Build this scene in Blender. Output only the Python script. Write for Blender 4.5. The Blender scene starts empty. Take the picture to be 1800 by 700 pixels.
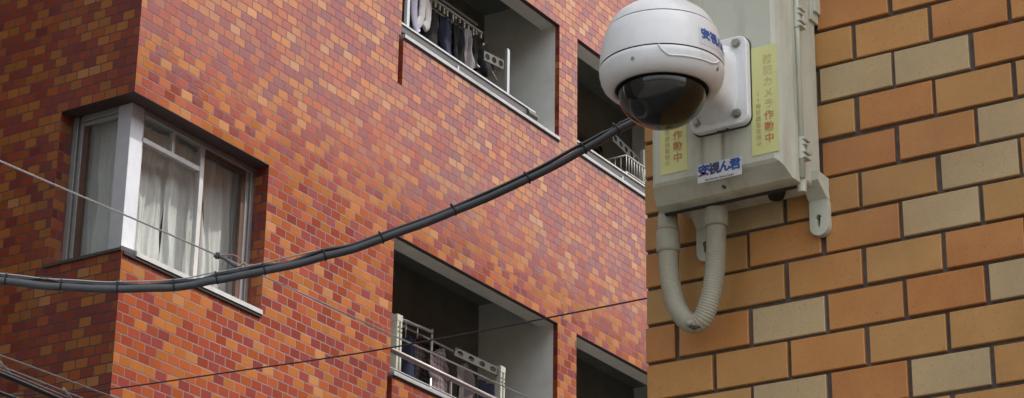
import bpy, bmesh, math, random
from mathutils import Vector, Matrix, noise
R = math.radians
random.seed(11)
scene = bpy.context.scene
col = scene.collection

# ------------------------------------------------------------------ camera, sky, sun, exposure
cam_d = bpy.data.cameras.new('camera'); cam = bpy.data.objects.new('camera', cam_d); col.objects.link(cam)
scene.camera = cam
cam_d.sensor_width = 36.0; cam_d.lens = 83.15; cam_d.clip_start = 0.05; cam_d.clip_end = 500
YAW, PITCH, ROLL = 0.5681, 0.3862, 0.01414
fwd = Vector((-math.sin(YAW)*math.cos(PITCH), math.cos(YAW)*math.cos(PITCH), math.sin(PITCH)))
rt = fwd.cross(Vector((0, 0, 1))).normalized(); up = rt.cross(fwd)
r2 = rt*math.cos(ROLL) + up*math.sin(ROLL); u2 = -rt*math.sin(ROLL) + up*math.cos(ROLL)
cam.matrix_world = Matrix(((r2.x, u2.x, -fwd.x, 0), (r2.y, u2.y, -fwd.y, 0), (r2.z, u2.z, -fwd.z, 1.6), (0, 0, 0, 1)))
cam_d.dof.use_dof = False

SUN_EL, SUN_AZ = 62.0, 22.0          # azimuth measured from +X towards +Y
world = bpy.data.worlds.new('World'); scene.world = world; world.use_nodes = True
wn = world.node_tree; wn.nodes.clear()
sky = wn.nodes.new('ShaderNodeTexSky'); sky.sky_type = 'NISHITA'; sky.sun_disc = False
sky.sun_elevation = R(SUN_EL); sky.sun_rotation = R(90 - SUN_AZ); sky.dust_density = 4.0; sky.air_density = 1.2; sky.ozone_density = 1.0
bg = wn.nodes.new('ShaderNodeBackground'); bg.inputs[1].default_value = 0.15
wo = wn.nodes.new('ShaderNodeOutputWorld')
hs = wn.nodes.new('ShaderNodeHueSaturation'); hs.inputs['Saturation'].default_value = 0.35   # thin milky cloud
wn.links.new(sky.outputs[0], hs.inputs['Color']); wn.links.new(hs.outputs[0], bg.inputs[0]); wn.links.new(bg.outputs[0], wo.inputs[0])
sd = bpy.data.lights.new('sun', 'SUN'); sd.energy = 1.95; sd.angle = R(1.0); sd.color = (1.0, 0.93, 0.82)
sun = bpy.data.objects.new('sun', sd); col.objects.link(sun)
sv = Vector((math.cos(R(SUN_EL))*math.cos(R(SUN_AZ)), math.cos(R(SUN_EL))*math.sin(R(SUN_AZ)), math.sin(R(SUN_EL))))
sun.rotation_euler = sv.to_track_quat('Z', 'Y').to_euler()
scene.view_settings.view_transform = 'Standard'; scene.view_settings.look = 'None'
scene.view_settings.gamma = 1.0; scene.view_settings.use_curve_mapping = False
scene.view_settings.exposure = 1.22
scene.cycles.max_bounces = 8; scene.cycles.transparent_max_bounces = 12
scene.cycles.caustics_reflective = False; scene.cycles.caustics_refractive = False
scene.cycles.use_denoising = True

# ------------------------------------------------------------------ helpers
class MB:
    def __init__(s): s.v = []; s.f = []; s.m = []; s.sm = []; s.c = []
    def face(s, pts, mi=0, smooth=False, c=0.0):
        b = len(s.v); s.v += [tuple(p) for p in pts]; s.f.append(tuple(range(b, b+len(pts)))); s.m.append(mi); s.sm.append(smooth); s.c.append(c)
    def box(s, a, b, mi=0):
        x0, y0, z0 = [min(a[i], b[i]) for i in range(3)]; x1, y1, z1 = [max(a[i], b[i]) for i in range(3)]
        p = [(x0,y0,z0),(x1,y0,z0),(x1,y1,z0),(x0,y1,z0),(x0,y0,z1),(x1,y0,z1),(x1,y1,z1),(x0,y1,z1)]
        n = len(s.v); s.v += p
        for q in ((0,3,2,1),(4,5,6,7),(0,1,5,4),(1,2,6,5),(2,3,7,6),(3,0,4,7)):
            s.f.append(tuple(n+i for i in q)); s.m.append(mi); s.sm.append(False); s.c.append(0.0)
    def tube(s, pts, r, n=10, mi=0, cap=True, rr=None, squash=1.0, smooth=True):
        pts = [Vector(p) for p in pts]; base = len(s.v); prev = None
        for i, p in enumerate(pts):
            t = (pts[min(i+1, len(pts)-1)] - pts[max(i-1, 0)]).normalized()
            if prev is None:
                a = Vector((0, 0, 1)) if abs(t.z) < 0.9 else Vector((1, 0, 0))
                u = t.cross(a).normalized()
            else:
                u = (prev - t*prev.dot(t)).normalized()
            w = t.cross(u); prev = u; rad = rr[i] if rr else r
            for k in range(n):
                a = 2*math.pi*k/n
                s.v.append(tuple(p + u*math.cos(a)*rad + w*math.sin(a)*rad*squash))
        for i in range(len(pts)-1):
            for k in range(n):
                s.f.append((base+i*n+k, base+i*n+(k+1) % n, base+(i+1)*n+(k+1) % n, base+(i+1)*n+k)); s.m.append(mi); s.sm.append(smooth); s.c.append(0.0)
        if cap:
            s.f.append(tuple(base+k for k in reversed(range(n)))); s.m.append(mi); s.sm.append(False); s.c.append(0.0)
            e = base+(len(pts)-1)*n; s.f.append(tuple(e+k for k in range(n))); s.m.append(mi); s.sm.append(False); s.c.append(0.0)
    def lathe(s, prof, cx=0, cy=0, n=64, mi=0, smooth=True):
        base = len(s.v)
        for (r, z) in prof:
            for k in range(n):
                a = 2*math.pi*k/n; s.v.append((cx+r*math.cos(a), cy+r*math.sin(a), z))
        for i in range(len(prof)-1):
            for k in range(n):
                s.f.append((base+i*n+k, base+i*n+(k+1) % n, base+(i+1)*n+(k+1) % n, base+(i+1)*n+k)); s.m.append(mi); s.sm.append(smooth); s.c.append(0.0)
    def grid(s, fn, nu, nv, mi=0, smooth=True):
        base = len(s.v)
        for j in range(nv+1):
            for i in range(nu+1): s.v.append(tuple(fn(i/nu, j/nv)))
        for j in range(nv):
            for i in range(nu):
                a = base+j*(nu+1)+i
                s.f.append((a, a+1, a+nu+2, a+nu+1)); s.m.append(mi); s.sm.append(smooth); s.c.append(0.0)
    def prism(s, outline, axis, a, b, mi=0):
        """outline: list of 2D points; axis: extruded axis index, from a to b"""
        def P(p, t):
            q = [p[0], p[1]]; q.insert(axis, t); return tuple(q)
        n = len(outline); base = len(s.v)
        s.v += [P(p, a) for p in outline] + [P(p, b) for p in outline]
        s.f.append(tuple(base+i for i in range(n))); s.f.append(tuple(base+n+i for i in reversed(range(n))))
        s.m += [mi, mi]; s.sm += [False, False]; s.c += [0, 0]
        for i in range(n):
            j = (i+1) % n; s.f.append((base+i, base+n+i, base+n+j, base+j)); s.m.append(mi); s.sm.append(False); s.c.append(0.0)
    def build(s, name, mats, parent=None, org=None, bevel=0, seg=2, recalc=True, tone=False, solid=0):
        me = bpy.data.meshes.new(name)
        o = Vector(org) if org is not None else Vector((0, 0, 0))
        me.from_pydata([tuple(Vector(p)-o) for p in s.v], [], s.f)
        mats = mats if isinstance(mats, (list, tuple)) else [mats]
        for m in mats: me.materials.append(m)
        for i, p in enumerate(me.polygons): p.material_index = s.m[i]; p.use_smooth = s.sm[i]
        if tone:
            at = me.attributes.new('tone', 'FLOAT', 'FACE'); at.data.foreach_set('value', s.c)
        if recalc:
            bm = bmesh.new(); bm.from_mesh(me); bmesh.ops.recalc_face_normals(bm, faces=bm.faces); bm.to_mesh(me); bm.free()
        me.update()
        ob = bpy.data.objects.new(name, me); col.objects.link(ob); ob.location = o
        if parent is not None:
            ob.parent = parent; ob.location = o - wloc(parent)
        if bevel:
            md = ob.modifiers.new('bevel', 'BEVEL'); md.width = bevel; md.segments = seg; md.limit_method = 'ANGLE'; md.angle_limit = R(40)
            wnm = ob.modifiers.new('wn', 'WEIGHTED_NORMAL')
            for p in me.polygons: p.use_smooth = True
        if solid:
            md = ob.modifiers.new('solid', 'SOLIDIFY'); md.thickness = solid; md.offset = 0
        return ob
def wloc(o):
    l = Vector(o.location)
    while o.parent: o = o.parent; l += Vector(o.location)
    return l
def tag(o, label=None, cat=None, group=None, kind=None):
    if label: o['label'] = label
    if cat: o['category'] = cat
    if group: o['group'] = group
    if kind: o['kind'] = kind
    return o
def thing(name, loc, label, cat, group=None):
    o = bpy.data.objects.new(name, None); o.empty_display_size = 0.05; col.objects.link(o); o.location = loc
    return tag(o, label, cat, group)
def spline(P, n=6):
    P = [Vector(p) for p in P]; out = []
    for i in range(len(P)-1):
        a = P[max(i-1, 0)]; b = P[i]; c = P[i+1]; d = P[min(i+2, len(P)-1)]
        for k in range(n):
            t = k/n
            out.append(0.5*((2*b)+(c-a)*t+(2*a-5*b+4*c-d)*t*t+(3*b-a-3*c+d)*t**3))
    out.append(P[-1]); return out

# ------------------------------------------------------------------ materials
class NT:
    def __init__(s, name):
        s.m = bpy.data.materials.new(name); s.m.use_nodes = True; s.t = s.m.node_tree; s.n = s.t.nodes; s.b = s.n['Principled BSDF']; s.l = s.t.links.new
    def math(s, op, a, b=None, c=None):
        nd = s.n.new('ShaderNodeMath'); nd.operation = op
        for i, v in enumerate((a, b, c)):
            if v is None: continue
            if hasattr(v, 'is_output'): s.l(v, nd.inputs[i])
            else: nd.inputs[i].default_value = v
        return nd.outputs[0]
    def mix(s, fac, a, b, blend='MIX'):
        nd = s.n.new('ShaderNodeMix'); nd.data_type = 'RGBA'; nd.blend_type = blend
        for inp, v in ((nd.inputs[0], fac), (nd.inputs[6], a), (nd.inputs[7], b)):
            if hasattr(v, 'is_output'): s.l(v, inp)
            else: inp.default_value = v if isinstance(v, (int, float)) else (*v, 1)
        return nd.outputs[2]
    def noise(s, scale, detail=4, vec=None, rough=0.55):
        nd = s.n.new('ShaderNodeTexNoise'); nd.inputs['Scale'].default_value = scale; nd.inputs['Detail'].default_value = detail; nd.inputs['Roughness'].default_value = rough
        if vec is not None: s.l(vec, nd.inputs['Vector'])
        return nd.outputs[0]
    def ramp(s, fac, stops, const=False):
        nd = s.n.new('ShaderNodeValToRGB'); cr = nd.color_ramp
        if const: cr.interpolation = 'CONSTANT'
        cr.elements[0].position = stops[0][0]; cr.elements[1].position = stops[1][0]
        for st in stops[2:]: cr.elements.new(st[0])
        for e, st in zip(cr.elements, stops): e.color = (*st[1], 1)
        s.l(fac, nd.inputs[0]); return nd.outputs[0]
    def geo(s):
        g = s.n.new('ShaderNodeNewGeometry'); return g.outputs['Position'], g.outputs['Normal']
    def objc(s): return s.n.new('ShaderNodeTexCoord').outputs['Object']
    def sep(s, v):
        nd = s.n.new('ShaderNodeSeparateXYZ'); s.l(v, nd.inputs[0]); return nd.outputs
    def comb(s, x, y, z):
        nd = s.n.new('ShaderNodeCombineXYZ')
        for i, v in enumerate((x, y, z)):
            if hasattr(v, 'is_output'): s.l(v, nd.inputs[i])
            else: nd.inputs[i].default_value = v
        return nd.outputs[0]
    def white(s, v):
        nd = s.n.new('ShaderNodeTexWhiteNoise'); nd.noise_dimensions = '3D'; s.l(v, nd.inputs['Vector']); return nd.outputs['Value']
    def bump(s, h, strength=0.3, dist=0.002):
        nd = s.n.new('ShaderNodeBump'); nd.inputs['Strength'].default_value = strength; nd.inputs['Distance'].default_value = dist
        s.l(h, nd.inputs['Height']); s.l(nd.outputs[0], s.b.inputs['Normal'])
    def set(s, **k):
        names = {'rough': 'Roughness', 'metal': 'Metallic', 'spec': 'Specular IOR Level', 'col': 'Base Color', 'trans': 'Transmission Weight', 'ior': 'IOR', 'alpha': 'Alpha', 'coat': 'Coat Weight', 'sheen': 'Sheen Weight'}
        for a, v in k.items():
            i = s.b.inputs[names[a]]
            if hasattr(v, 'is_output'): s.l(v, i)
            else: i.default_value = (*v, 1) if a == 'col' else v

def plain(name, c, rough=0.5, metal=0.0, var=0.12, scale=30, bump=0.0, spec=0.5):
    t = NT(name); pos = t.objc()
    n = t.noise(scale, 5, pos); n2 = t.noise(scale*0.18, 3, pos)
    f = t.math('ADD', t.math('MULTIPLY', n, 0.5), t.math('MULTIPLY', n2, 0.5))
    lo = tuple(x*(1-var*1.6) for x in c); hi = tuple(min(1, x*(1+var*1.6)) for x in c)
    t.set(col=t.ramp(f, [(0.3, lo), (0.7, hi)]), rough=rough, metal=metal, spec=spec)
    if bump: t.bump(n, bump, 0.001)
    return t.m

def tiled(name, wy, wx, h, y0, x0, z0, joint, tones, mortar, rough, blend_scale, par=0, bumpd=0.003, spec=0.5):
    """running-bond wall tile in world space: u runs along y on faces looking along x, along x elsewhere"""
    t = NT(name); P, N = t.geo(); p = t.sep(P); nn = t.sep(N)
    isx = t.math('GREATER_THAN', t.math('ABSOLUTE', nn[0]), 0.5)
    uy = t.math('DIVIDE', t.math('SUBTRACT', p[1], y0), wy)
    ux = t.math('ADD', t.math('DIVIDE', t.math('SUBTRACT', p[0], x0), wx), 0.5)
    u = t.math('ADD', t.math('MULTIPLY', uy, isx), t.math('MULTIPLY', ux, t.math('SUBTRACT', 1.0, isx)))
    v = t.math('DIVIDE', t.math('SUBTRACT', p[2], z0), h)
    row = t.math('FLOOR', v); fv = t.math('SUBTRACT', v, row)
    odd = t.math('FLOORED_MODULO', t.math('ADD', row, par), 2.0)
    uu = t.math('ADD', u, t.math('MULTIPLY', odd, 0.5))
    cl = t.math('FLOOR', uu); fu = t.math('SUBTRACT', uu, cl)
    ju, jv = joint/((wy+wx)/2)/2, joint/h/2
    du = t.math('MINIMUM', fu, t.math('SUBTRACT', 1.0, fu)); dv = t.math('MINIMUM', fv, t.math('SUBTRACT', 1.0, fv))
    def edge(d, j):
        nd = t.n.new('ShaderNodeMapRange'); nd.interpolation_type = 'SMOOTHSTEP'
        nd.inputs[1].default_value = j*0.75; nd.inputs[2].default_value = j*1.35; t.l(d, nd.inputs[0]); return nd.outputs[0]
    mask = t.math('MULTIPLY', edge(du, ju), edge(dv, jv))
    cell = t.comb(cl, row, isx); rnd = t.white(cell)
    rnd2 = t.white(t.comb(cl, row, t.math('ADD', isx, 7.3)))
    # neighbouring tiles tend to run along a diagonal, as the pattern on the facade does
    dia = t.comb(t.math('MULTIPLY', t.math('ADD', cl, t.math('MULTIPLY', row, 0.5)), 0.42), t.math('MULTIPLY', t.math('SUBTRACT', row, cl), 0.12), isx)
    cl_n = t.noise(blend_scale, 1, dia)
    f = t.math('ADD', t.math('MULTIPLY', rnd, 0.86), t.math('MULTIPLY', t.math('SUBTRACT', cl_n, 0.5), 0.55)); f = t.math('ADD', f, 0.07)
    base = t.ramp(f, tones, const=True)
    fine = t.noise(240, 3, P); broad = t.noise(0.8, 4, P)
    jit = t.math('ADD', 0.86, t.math('MULTIPLY', rnd2, 0.28))
    jit = t.math('MULTIPLY', jit, t.math('ADD', 0.9, t.math('MULTIPLY', fine, 0.2)))
    jit = t.math('MULTIPLY', jit, t.math('ADD', 0.88, t.math('MULTIPLY', broad, 0.24)))
    tcol = t.mix(1.0, base, t.comb(jit, jit, jit), 'MULTIPLY')
    mn = t.noise(35, 4, P); mort = t.mix(mn, tuple(x*0.7 for x in mortar), tuple(x*1.3 for x in mortar))
    pat = t.ramp(t.noise(0.55, 5, P, 0.6), [(0.45, (0, 0, 0)), (0.62, (1, 1, 1))]); lw_ = t.n.new('ShaderNodeMapRange'); lw_.inputs[1].default_value = 10.2; lw_.inputs[2].default_value = 7.4; t.l(p[2], lw_.inputs[0])
    pale_joint = t.math('MULTIPLY', t.math('MULTIPLY', lw_.outputs[0], isx), t.math('ADD', 0.55, t.math('MULTIPLY', pat, 0.45)))     # mortar paler towards the bottom on faces looking along x
    mort = t.mix(pale_joint, mort, tuple(min(1, x*2.7) for x in mortar))
    mpv = t.n.new('ShaderNodeMapping'); mpv.inputs['Scale'].default_value = (3.2, 3.2, 0.25); t.l(P, mpv.inputs[0])
    stn = t.ramp(t.noise(1.0, 5, mpv.outputs[0], 0.65), [(0.50, (0, 0, 0)), (0.78, (1, 1, 1))])
    tcol = t.mix(t.math('MULTIPLY', stn, 0.30), tcol, (0.10, 0.055, 0.045))
    t.set(col=t.mix(mask, mort, tcol), spec=spec)
    rg = t.math('ADD', t.math('MULTIPLY', mask, rough-0.85), 0.85)
    t.set(rough=t.math('ADD', rg, t.math('MULTIPLY', t.math('SUBTRACT', rnd2, 0.5), 0.20)))
    tilt = t.math('ADD', t.math('MULTIPLY', t.math('SUBTRACT', rnd2, 0.5), t.math('MULTIPLY', fu, 1.6)), t.math('MULTIPLY', t.math('SUBTRACT', rnd, 0.5), t.math('MULTIPLY', fv, 0.7)))
    t.bump(t.math('ADD', t.math('ADD', mask, tilt), t.math('MULTIPLY', t.noise(22, 3, P), 0.5)), 0.55, bumpd)
    return t.m

BX, BY, BZ = -9.828, 10.714, 8.576            # corner of the brick-tiled building, a course line
RED = [(0.0, (0.205, 0.042, 0.034)), (0.22, (0.25, 0.050, 0.026)), (0.44, (0.305, 0.076, 0.025)), (0.64, (0.350, 0.122, 0.032)), (0.90, (0.39, 0.172, 0.066))]
M = {}
M['red_tile'] = tiled('glazed_red_orange_tile', 0.1165, 0.107, 0.07, BY, BX, BZ, 0.0075, RED, (0.080, 0.055, 0.052), 0.16, 1.0, spec=0.35)
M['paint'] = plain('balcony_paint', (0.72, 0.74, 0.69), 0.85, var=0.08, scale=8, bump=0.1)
M['shade_and_roof'] = plain('balcony_shade_and_roof', (0.165, 0.185, 0.165), 0.9, var=0.15, scale=6)  # dark tone stands in for the unlit balcony recess; roofs share it
M['alu'] = plain('brushed_aluminium', (0.42, 0.43, 0.44), 0.38, 0.55, var=0.05, scale=20)
M['alu_post'] = plain('silver_painted_aluminium', (0.57, 0.60, 0.66), 0.45, 0.1, var=0.06, scale=14)
M['sill'] = plain('pale_sill_metal', (0.50, 0.50, 0.50), 0.5, 0.1, var=0.12, scale=12)
M['cap'] = plain('weathered_ledge_metal', (0.36, 0.365, 0.37), 0.5, 0.2, var=0.15, scale=10)
M['dark_gap'] = plain('dark_rubber_and_shadow', (0.02, 0.02, 0.02), 0.7)
M['bronze'] = plain('dark_bronze_rail', (0.10, 0.095, 0.09), 0.45, 0.5)
M['pink_rail'] = plain('pinkish_grey_rail', (0.24, 0.205, 0.20), 0.45, 0.2)
M['white_rail'] = plain('off_white_rail', (0.42, 0.42, 0.41), 0.5)
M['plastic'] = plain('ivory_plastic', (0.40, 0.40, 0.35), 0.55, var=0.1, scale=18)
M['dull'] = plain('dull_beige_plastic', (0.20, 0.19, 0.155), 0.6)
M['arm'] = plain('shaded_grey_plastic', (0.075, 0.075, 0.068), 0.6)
M['brown_frame'] = plain('brown_wood_trim', (0.12, 0.07, 0.05), 0.6)
M['room'] = plain('room_wall', (0.62, 0.61, 0.58), 0.9)
M['ground'] = plain('pale_concrete', (0.15, 0.148, 0.14), 0.9, var=0.2, scale=60, bump=0.3)

def glass(name, tint, refl=1.45, rough=0.02):
    t = NT(name); t.n.remove(t.b)
    tr = t.n.new('ShaderNodeBsdfTransparent'); tr.inputs[0].default_value = (*tint, 1)
    gl = t.n.new('ShaderNodeBsdfGlossy'); gl.inputs['Roughness'].default_value = rough
    lw = t.n.new('ShaderNodeLayerWeight'); lw.inputs[0].default_value = 0.5; f0 = ((refl-1)/(refl+1))**2*1.6
    fr = t.math('ADD', f0, t.math('MULTIPLY', t.math('POWER', lw.outputs['Facing'], 4.0), 1-f0))
    mx = t.n.new('ShaderNodeMixShader'); t.l(fr, mx.inputs[0]); t.l(tr.outputs[0], mx.inputs[1]); t.l(gl.outputs[0], mx.inputs[2])
    t.l(mx.outputs[0], t.n['Material Output'].inputs[0]); return t.m
M['glass'] = glass('window_glass', (0.95, 0.97, 0.96), 1.6)
M['smoked'] = glass('smoked_dome_plastic', (0.36, 0.355, 0.34), 1.5, 0.03)

def cloth(name, c, trans=0.25, pattern=None):
    t = NT(name); pos = t.objc(); n = t.noise(60, 4, pos)
    base = t.mix(n, tuple(x*0.85 for x in c), tuple(min(1, x*1.1) for x in c))
    if pattern == 'plaid':
        p = t.sep(pos)
        def stripe(v, s, w):
            fr = t.math('FRACT', t.math('MULTIPLY', v, s)); return t.math('LESS_THAN', fr, w)
        a = stripe(t.math('ADD', p[1], 50.0), 22, 0.42); b = stripe(t.math('ADD', p[2], 50.0), 22, 0.42)
        d = t.math('MULTIPLY', t.math('ADD', a, b), 0.5)
        base = t.mix(d, base, (c[0]*0.35, c[1]*0.30, c[2]*0.34))
    t.set(col=base, rough=0.9, sheen=0.0, spec=0.2)
    if trans:
        tl = t.n.new('ShaderNodeBsdfTranslucent'); t.l(base, tl.inputs[0])
        mx = t.n.new('ShaderNodeMixShader'); mx.inputs[0].default_value = trans
        t.l(t.b.outputs[0], mx.inputs[1]); t.l(tl.outputs[0], mx.inputs[2]); t.l(mx.outputs[0], t.n['Material Output'].inputs[0])
    return t.m
M['curtain'] = cloth('white_curtain_cloth', (0.88, 0.92, 0.93), 0.35)
M['lace'] = cloth('grey_lace_cloth', (0.74, 0.78, 0.78), 0.35)

# ------------------------------------------------------------------ ground
g = MB(); g.face([(-250, -250, 0), (250, -250, 0), (250, 250, 0), (-250, 250, 0)])
tag(g.build('ground', M['ground']), kind='structure')

# ------------------------------------------------------------------ the red tiled apartment building
bld = thing('apartment_building', (BX, BY, 0), 'red and orange brick tiled apartment building with a corner window and recessed balconies', 'building')
HT = 14.5
L0, L1 = 7.036, 8.156          # window / balcony ledge and lintel of the lower visible storey
U0, U1 = L0+2.80, L1+2.80
YW, XL = 12.171, -10.477
YA, YB, YC, YD = 13.734, 16.144, 16.452, 18.862
SW = 0.064                     # groove under the ledge end
openR = [(BY, YW, L0, L1), (YA, YB, L0, L1), (YC, YD, L0, L1), (YA, YB, U0, U1), (YC, YD, U0, U1),
         (YA-0.03, YA-0.03+SW, U0-0.42, U0), (YA-0.03, YA-0.03+SW, L0-0.42, L0)]
w = MB()
def holes(b0, b1, z1, holes_, put):
    us = sorted(set([b0, b1]+[h[0] for h in holes_]+[h[1] for h in holes_])); zs = sorted(set([0.0, z1]+[h[2] for h in holes_]+[h[3] for h in holes_]))
    for i in range(len(us)-1):
        for j in range(len(zs)-1):
            cu, cz = (us[i]+us[i+1])/2, (zs[j]+zs[j+1])/2
            if any(h[0] < cu < h[1] and h[2] < cz < h[3] for h in holes_): continue
            put(us[i], us[i+1], zs[j], zs[j+1])
holes(BY, BY+14, HT, openR, lambda a, b, c, d: w.face([(BX, a, c), (BX, b, c), (BX, b, d), (BX, a, d)]))
holes(BX-9, BX, HT, [(XL, BX, L0, L1)], lambda a, b, c, d: w.face([(b, BY, c), (a, BY, c), (a, BY, d), (b, BY, d)]))
w.face([(BX-9, BY, HT), (BX, BY, HT), (BX, BY+14, HT), (BX-9, BY+14, HT)])
w.face([(BX-9, BY, 0), (BX-9, BY+14, 0), (BX-9, BY+14, HT), (BX-9, BY, HT)])
w.face([(BX-9, BY+14, 0), (BX, BY+14, 0), (BX, BY+14, HT), (BX-9, BY+14, HT)])
RV = 0.125
# tiled reveals of the corner window
w.face([(XL, BY, L0), (XL, BY+RV, L0), (XL, BY+RV, L1), (XL, BY, L1)])
w.face([(BX, YW, L0), (BX-RV, YW, L0), (BX-RV, YW, L1), (BX, YW, L1)])
w.face([(XL, BY, L1), (BX, BY, L1), (BX, BY+RV, L1), (XL, BY+RV, L1)])
w.face([(BX, BY+RV, L1), (BX, YW, L1), (BX-RV, YW, L1), (BX-RV, BY+RV, L1)])
w.face([(XL, BY, L0), (BX, BY, L0), (BX, BY+RV, L0), (XL, BY+RV, L0)])
w.face([(BX, BY+RV, L0), (BX, YW, L0), (BX-RV, YW, L0), (BX-RV, BY+RV, L0)])
TR = 0.045
for (a, b, c, d) in openR[1:5]:
    for yy in (a, b): w.face([(BX, yy, c), (BX-TR, yy, c), (BX-TR, yy, d), (BX, yy, d)])
    w.face([(BX, a, d), (BX, b, d), (BX-TR, b, d), (BX-TR, a, d)])
for (a, b, c, d) in openR[5:]:
    w.face([(BX, a, c), (BX-.09, a, c), (BX-.09, a, d), (BX, a, d)]); w.face([(BX, b, c), (BX-.09, b, c), (BX-.09, b, d), (BX, b, d)])
    w.face([(BX-.09, a, c), (BX-.09, b, c), (BX-.09, b, d), (BX-.09, a, d)]); w.face([(BX, a, c), (BX, b, c), (BX-.09, b, c), (BX-.09, a, c)])
w.build('wall', M['red_tile'], bld, recalc=False)

# window ---------------------------------------------------------
FX, FY = BX-RV, BY+RV
FT = 0.05                         # frame depth
win = MB()
# left light (faces -y): outer frame in two steps
win.box((XL+.000, FY, L0+.03), (XL+.045, FY+FT, L1)); win.box((XL+.055, FY+.012, L0+.03), (XL+.085, FY+FT, L1))
win.box((XL+.085, FY, L1-.045), (BX-.245, FY+FT, L1)); win.box((XL+.085, FY+.012, L1-.075), (BX-.245, FY+FT, L1-.047))
win.box((XL+.085, FY, L0+.03), (BX-.245, FY+FT, L0+.065))
# right lights (face +x)
win.box((FX, YW-.035, L0+.03), (FX-FT, YW, L1)); win.box((FX-.012, YW-.075, L0+.03), (FX-FT, YW-.042, L1))
win.box((FX, FY+.125, L1-.045), (FX-FT, YW-.035, L1))
wf = win.build('window', M['alu'], bld, bevel=0.003)
tag(wf, label='aluminium corner window with white curtains behind its panes')
sash = MB()
mY = 11.60
sash.box((FX-.012, mY-.012, L0+.07), (FX-FT, mY+.030, L1-.045))      # meeting stile
sash.box((FX-.016, FY+.13, L1-.23), (FX-FT, mY-.012, L1-.195))       # transom bar
sash.box((FX-.018, 11.285, L1-.195), (FX-FT, 11.315, L1-.045))       # small mullion above it
sash.box((FX-.016, FY+.125, L0+.07), (FX-FT, FY+.15, L1-.045))
sash.box((FX-.016, FY+.125, L0+.055), (FX-FT, YW-.075, L0+.09))
sash.build('sash', M['sill'], wf, bevel=0.002)
for bb in (((FX-.02, mY+.033, L0+.09), (FX-FT, mY+.045, L1-.075)), ((XL+.087, FY+.02, L0+.065), (XL+.125, FY+FT, L1-.078)), ((FX-.02, YW-.115, L0+.09), (FX-FT, YW-.077, L1-.048)), ((FX-.02, mY+.045, L1-.078), (FX-FT, YW-.115, L1-.048))):
    sr = MB(); sr.box(*bb); sr.build('inner_trim', M['brown_frame'], wf)
p = MB(); p.box((BX-.245, FY, L0+.02), (FX+.0, FY+.125, L1)); 
p.build('corner_post', M['alu_post'], wf, bevel=0.004)
for (a, b) in (((XL+.1, FY+.03, L0+.06), (BX-.25, FY+.034, L1-.06)), ((FX-.03, FY+.14, L0+.08), (FX-.034, mY, L1-.05)), ((FX-.036, mY+.02, L0+.08), (FX-.040, YW-.05, L1-.05))):
    q = MB()
    if b[0]-a[0] > .01: q.face([(a[0], a[1], a[2]), (b[0], a[1], a[2]), (b[0], a[1], b[2]), (a[0], a[1], b[2])])
    else: q.face([(a[0], a[1], a[2]), (a[0], b[1], a[2]), (a[0], b[1], b[2]), (a[0], a[1], b[2])])
    q.build('pane', M['glass'], wf)
# sloping metal sill round the corner
s = MB()
sl = [(FX-.01, L0+.095), (FX+.012, L0+.085), (BX+.018, L0+.020), (BX+.018, L0-.012), (FX-.01, L0-.002)]
s.prism([(x, z) for x, z in sl], 1, FY+.0, YW+.0)
s.box((XL, FY-.001, L0-.008), (FX-.012, FY+.05, L0+.028))
ds = MB(); ds.box((XL-.03, BY-.014, L0-.010), (BX+.002, FY-.001, L0+.010)); ds.build('dark_sill', M['bronze'], wf)
ds = MB(); ds.box((BX+.002, BY+.01, L0-.034), (BX+.012, YW+.0, L0-.0125)); ds.build('sill_shadow_strip', M['dark_gap'], wf)  # second box: dark strip standing in for the shadow under the sill overhang
s.build('window_sill', M['sill'], wf)
# room behind the window
rm = MB(); rx0, ry1 = BX-2.6, YW+.5
rm.face([(rx0, FY+.2, L0-.7), (rx0, ry1, L0-.7), (rx0, ry1, L1+.3), (rx0, FY+.2, L1+.3)])
rm.face([(rx0, ry1, L0-.7), (FX-.06, ry1, L0-.7), (FX-.06, ry1, L1+.3), (rx0, ry1, L1+.3)])
rm.face([(rx0, FY+.06, L1+.02), (FX-.06, FY+.06, L1+.02), (FX-.06, ry1, L1+.02), (rx0, ry1, L1+.02)])
rm.face([(rx0, FY+.06, L0-.7), (FX-.06, FY+.06, L0-.7), (FX-.06, ry1, L0-.7), (rx0, ry1, L0-.7)])
rm.build('room', M['room'], wf)

# curtains: separate hangings behind the panes
def curtain(name_label, axis, fixed, a, b, z0, z1, seed, amp, mat, gather=0.0, shift=0.0):
    m = MB()
    def fn(u, v):
        t = a+(b-a)*u; z = z0+(z1-z0)*v
        g = (1-v)**1.5
        ph = seed*3.1
        wv = amp*(0.55*math.sin(u*17+ph+0.8*math.sin(v*3+ph))+0.35*math.sin(u*37+ph*2+v*1.7)+0.2*math.sin(u*71+v*4))*(0.6+0.7*g)
        wv += 0.02*noise.noise(Vector((u*5, v*4, seed)))
        t += gather*g*(0.5-u)*(b-a) + shift*g + 0.012*math.sin(v*9+u*13+ph)
        return (fixed+wv, t, z) if axis == 'x' else (t, fixed+wv, z)
    m.grid(fn, 90, 40); cx = (a+b)/2
    org = (fixed, cx, z1) if axis == 'x' else (cx, fixed, z1)
    o = m.build('curtain', mat, org=org, recalc=False); return tag(o, name_label, 'curtain', 'curtains behind the corner window')
curtain('grey lace curtain hanging behind the narrow left pane beside the metal corner post', 'y', FY+.13, XL-.02, BX-.20, L0-.05, L1+.0, 1.3, .016, M['lace'])
curtain('white curtain drawn aside behind the left half of the pane under the transom bar', 'x', FX-.15, FY+.14, 11.42, L0-.03, L1-.02, 2.1, .026, M['curtain'], .06, -.03)
curtain('white curtain bunched just left of the middle window stile', 'x', FX-.13, 11.40, 11.80, L0-.03, L1-.02, 3.7, .026, M['curtain'], -.16, .0)
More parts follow.
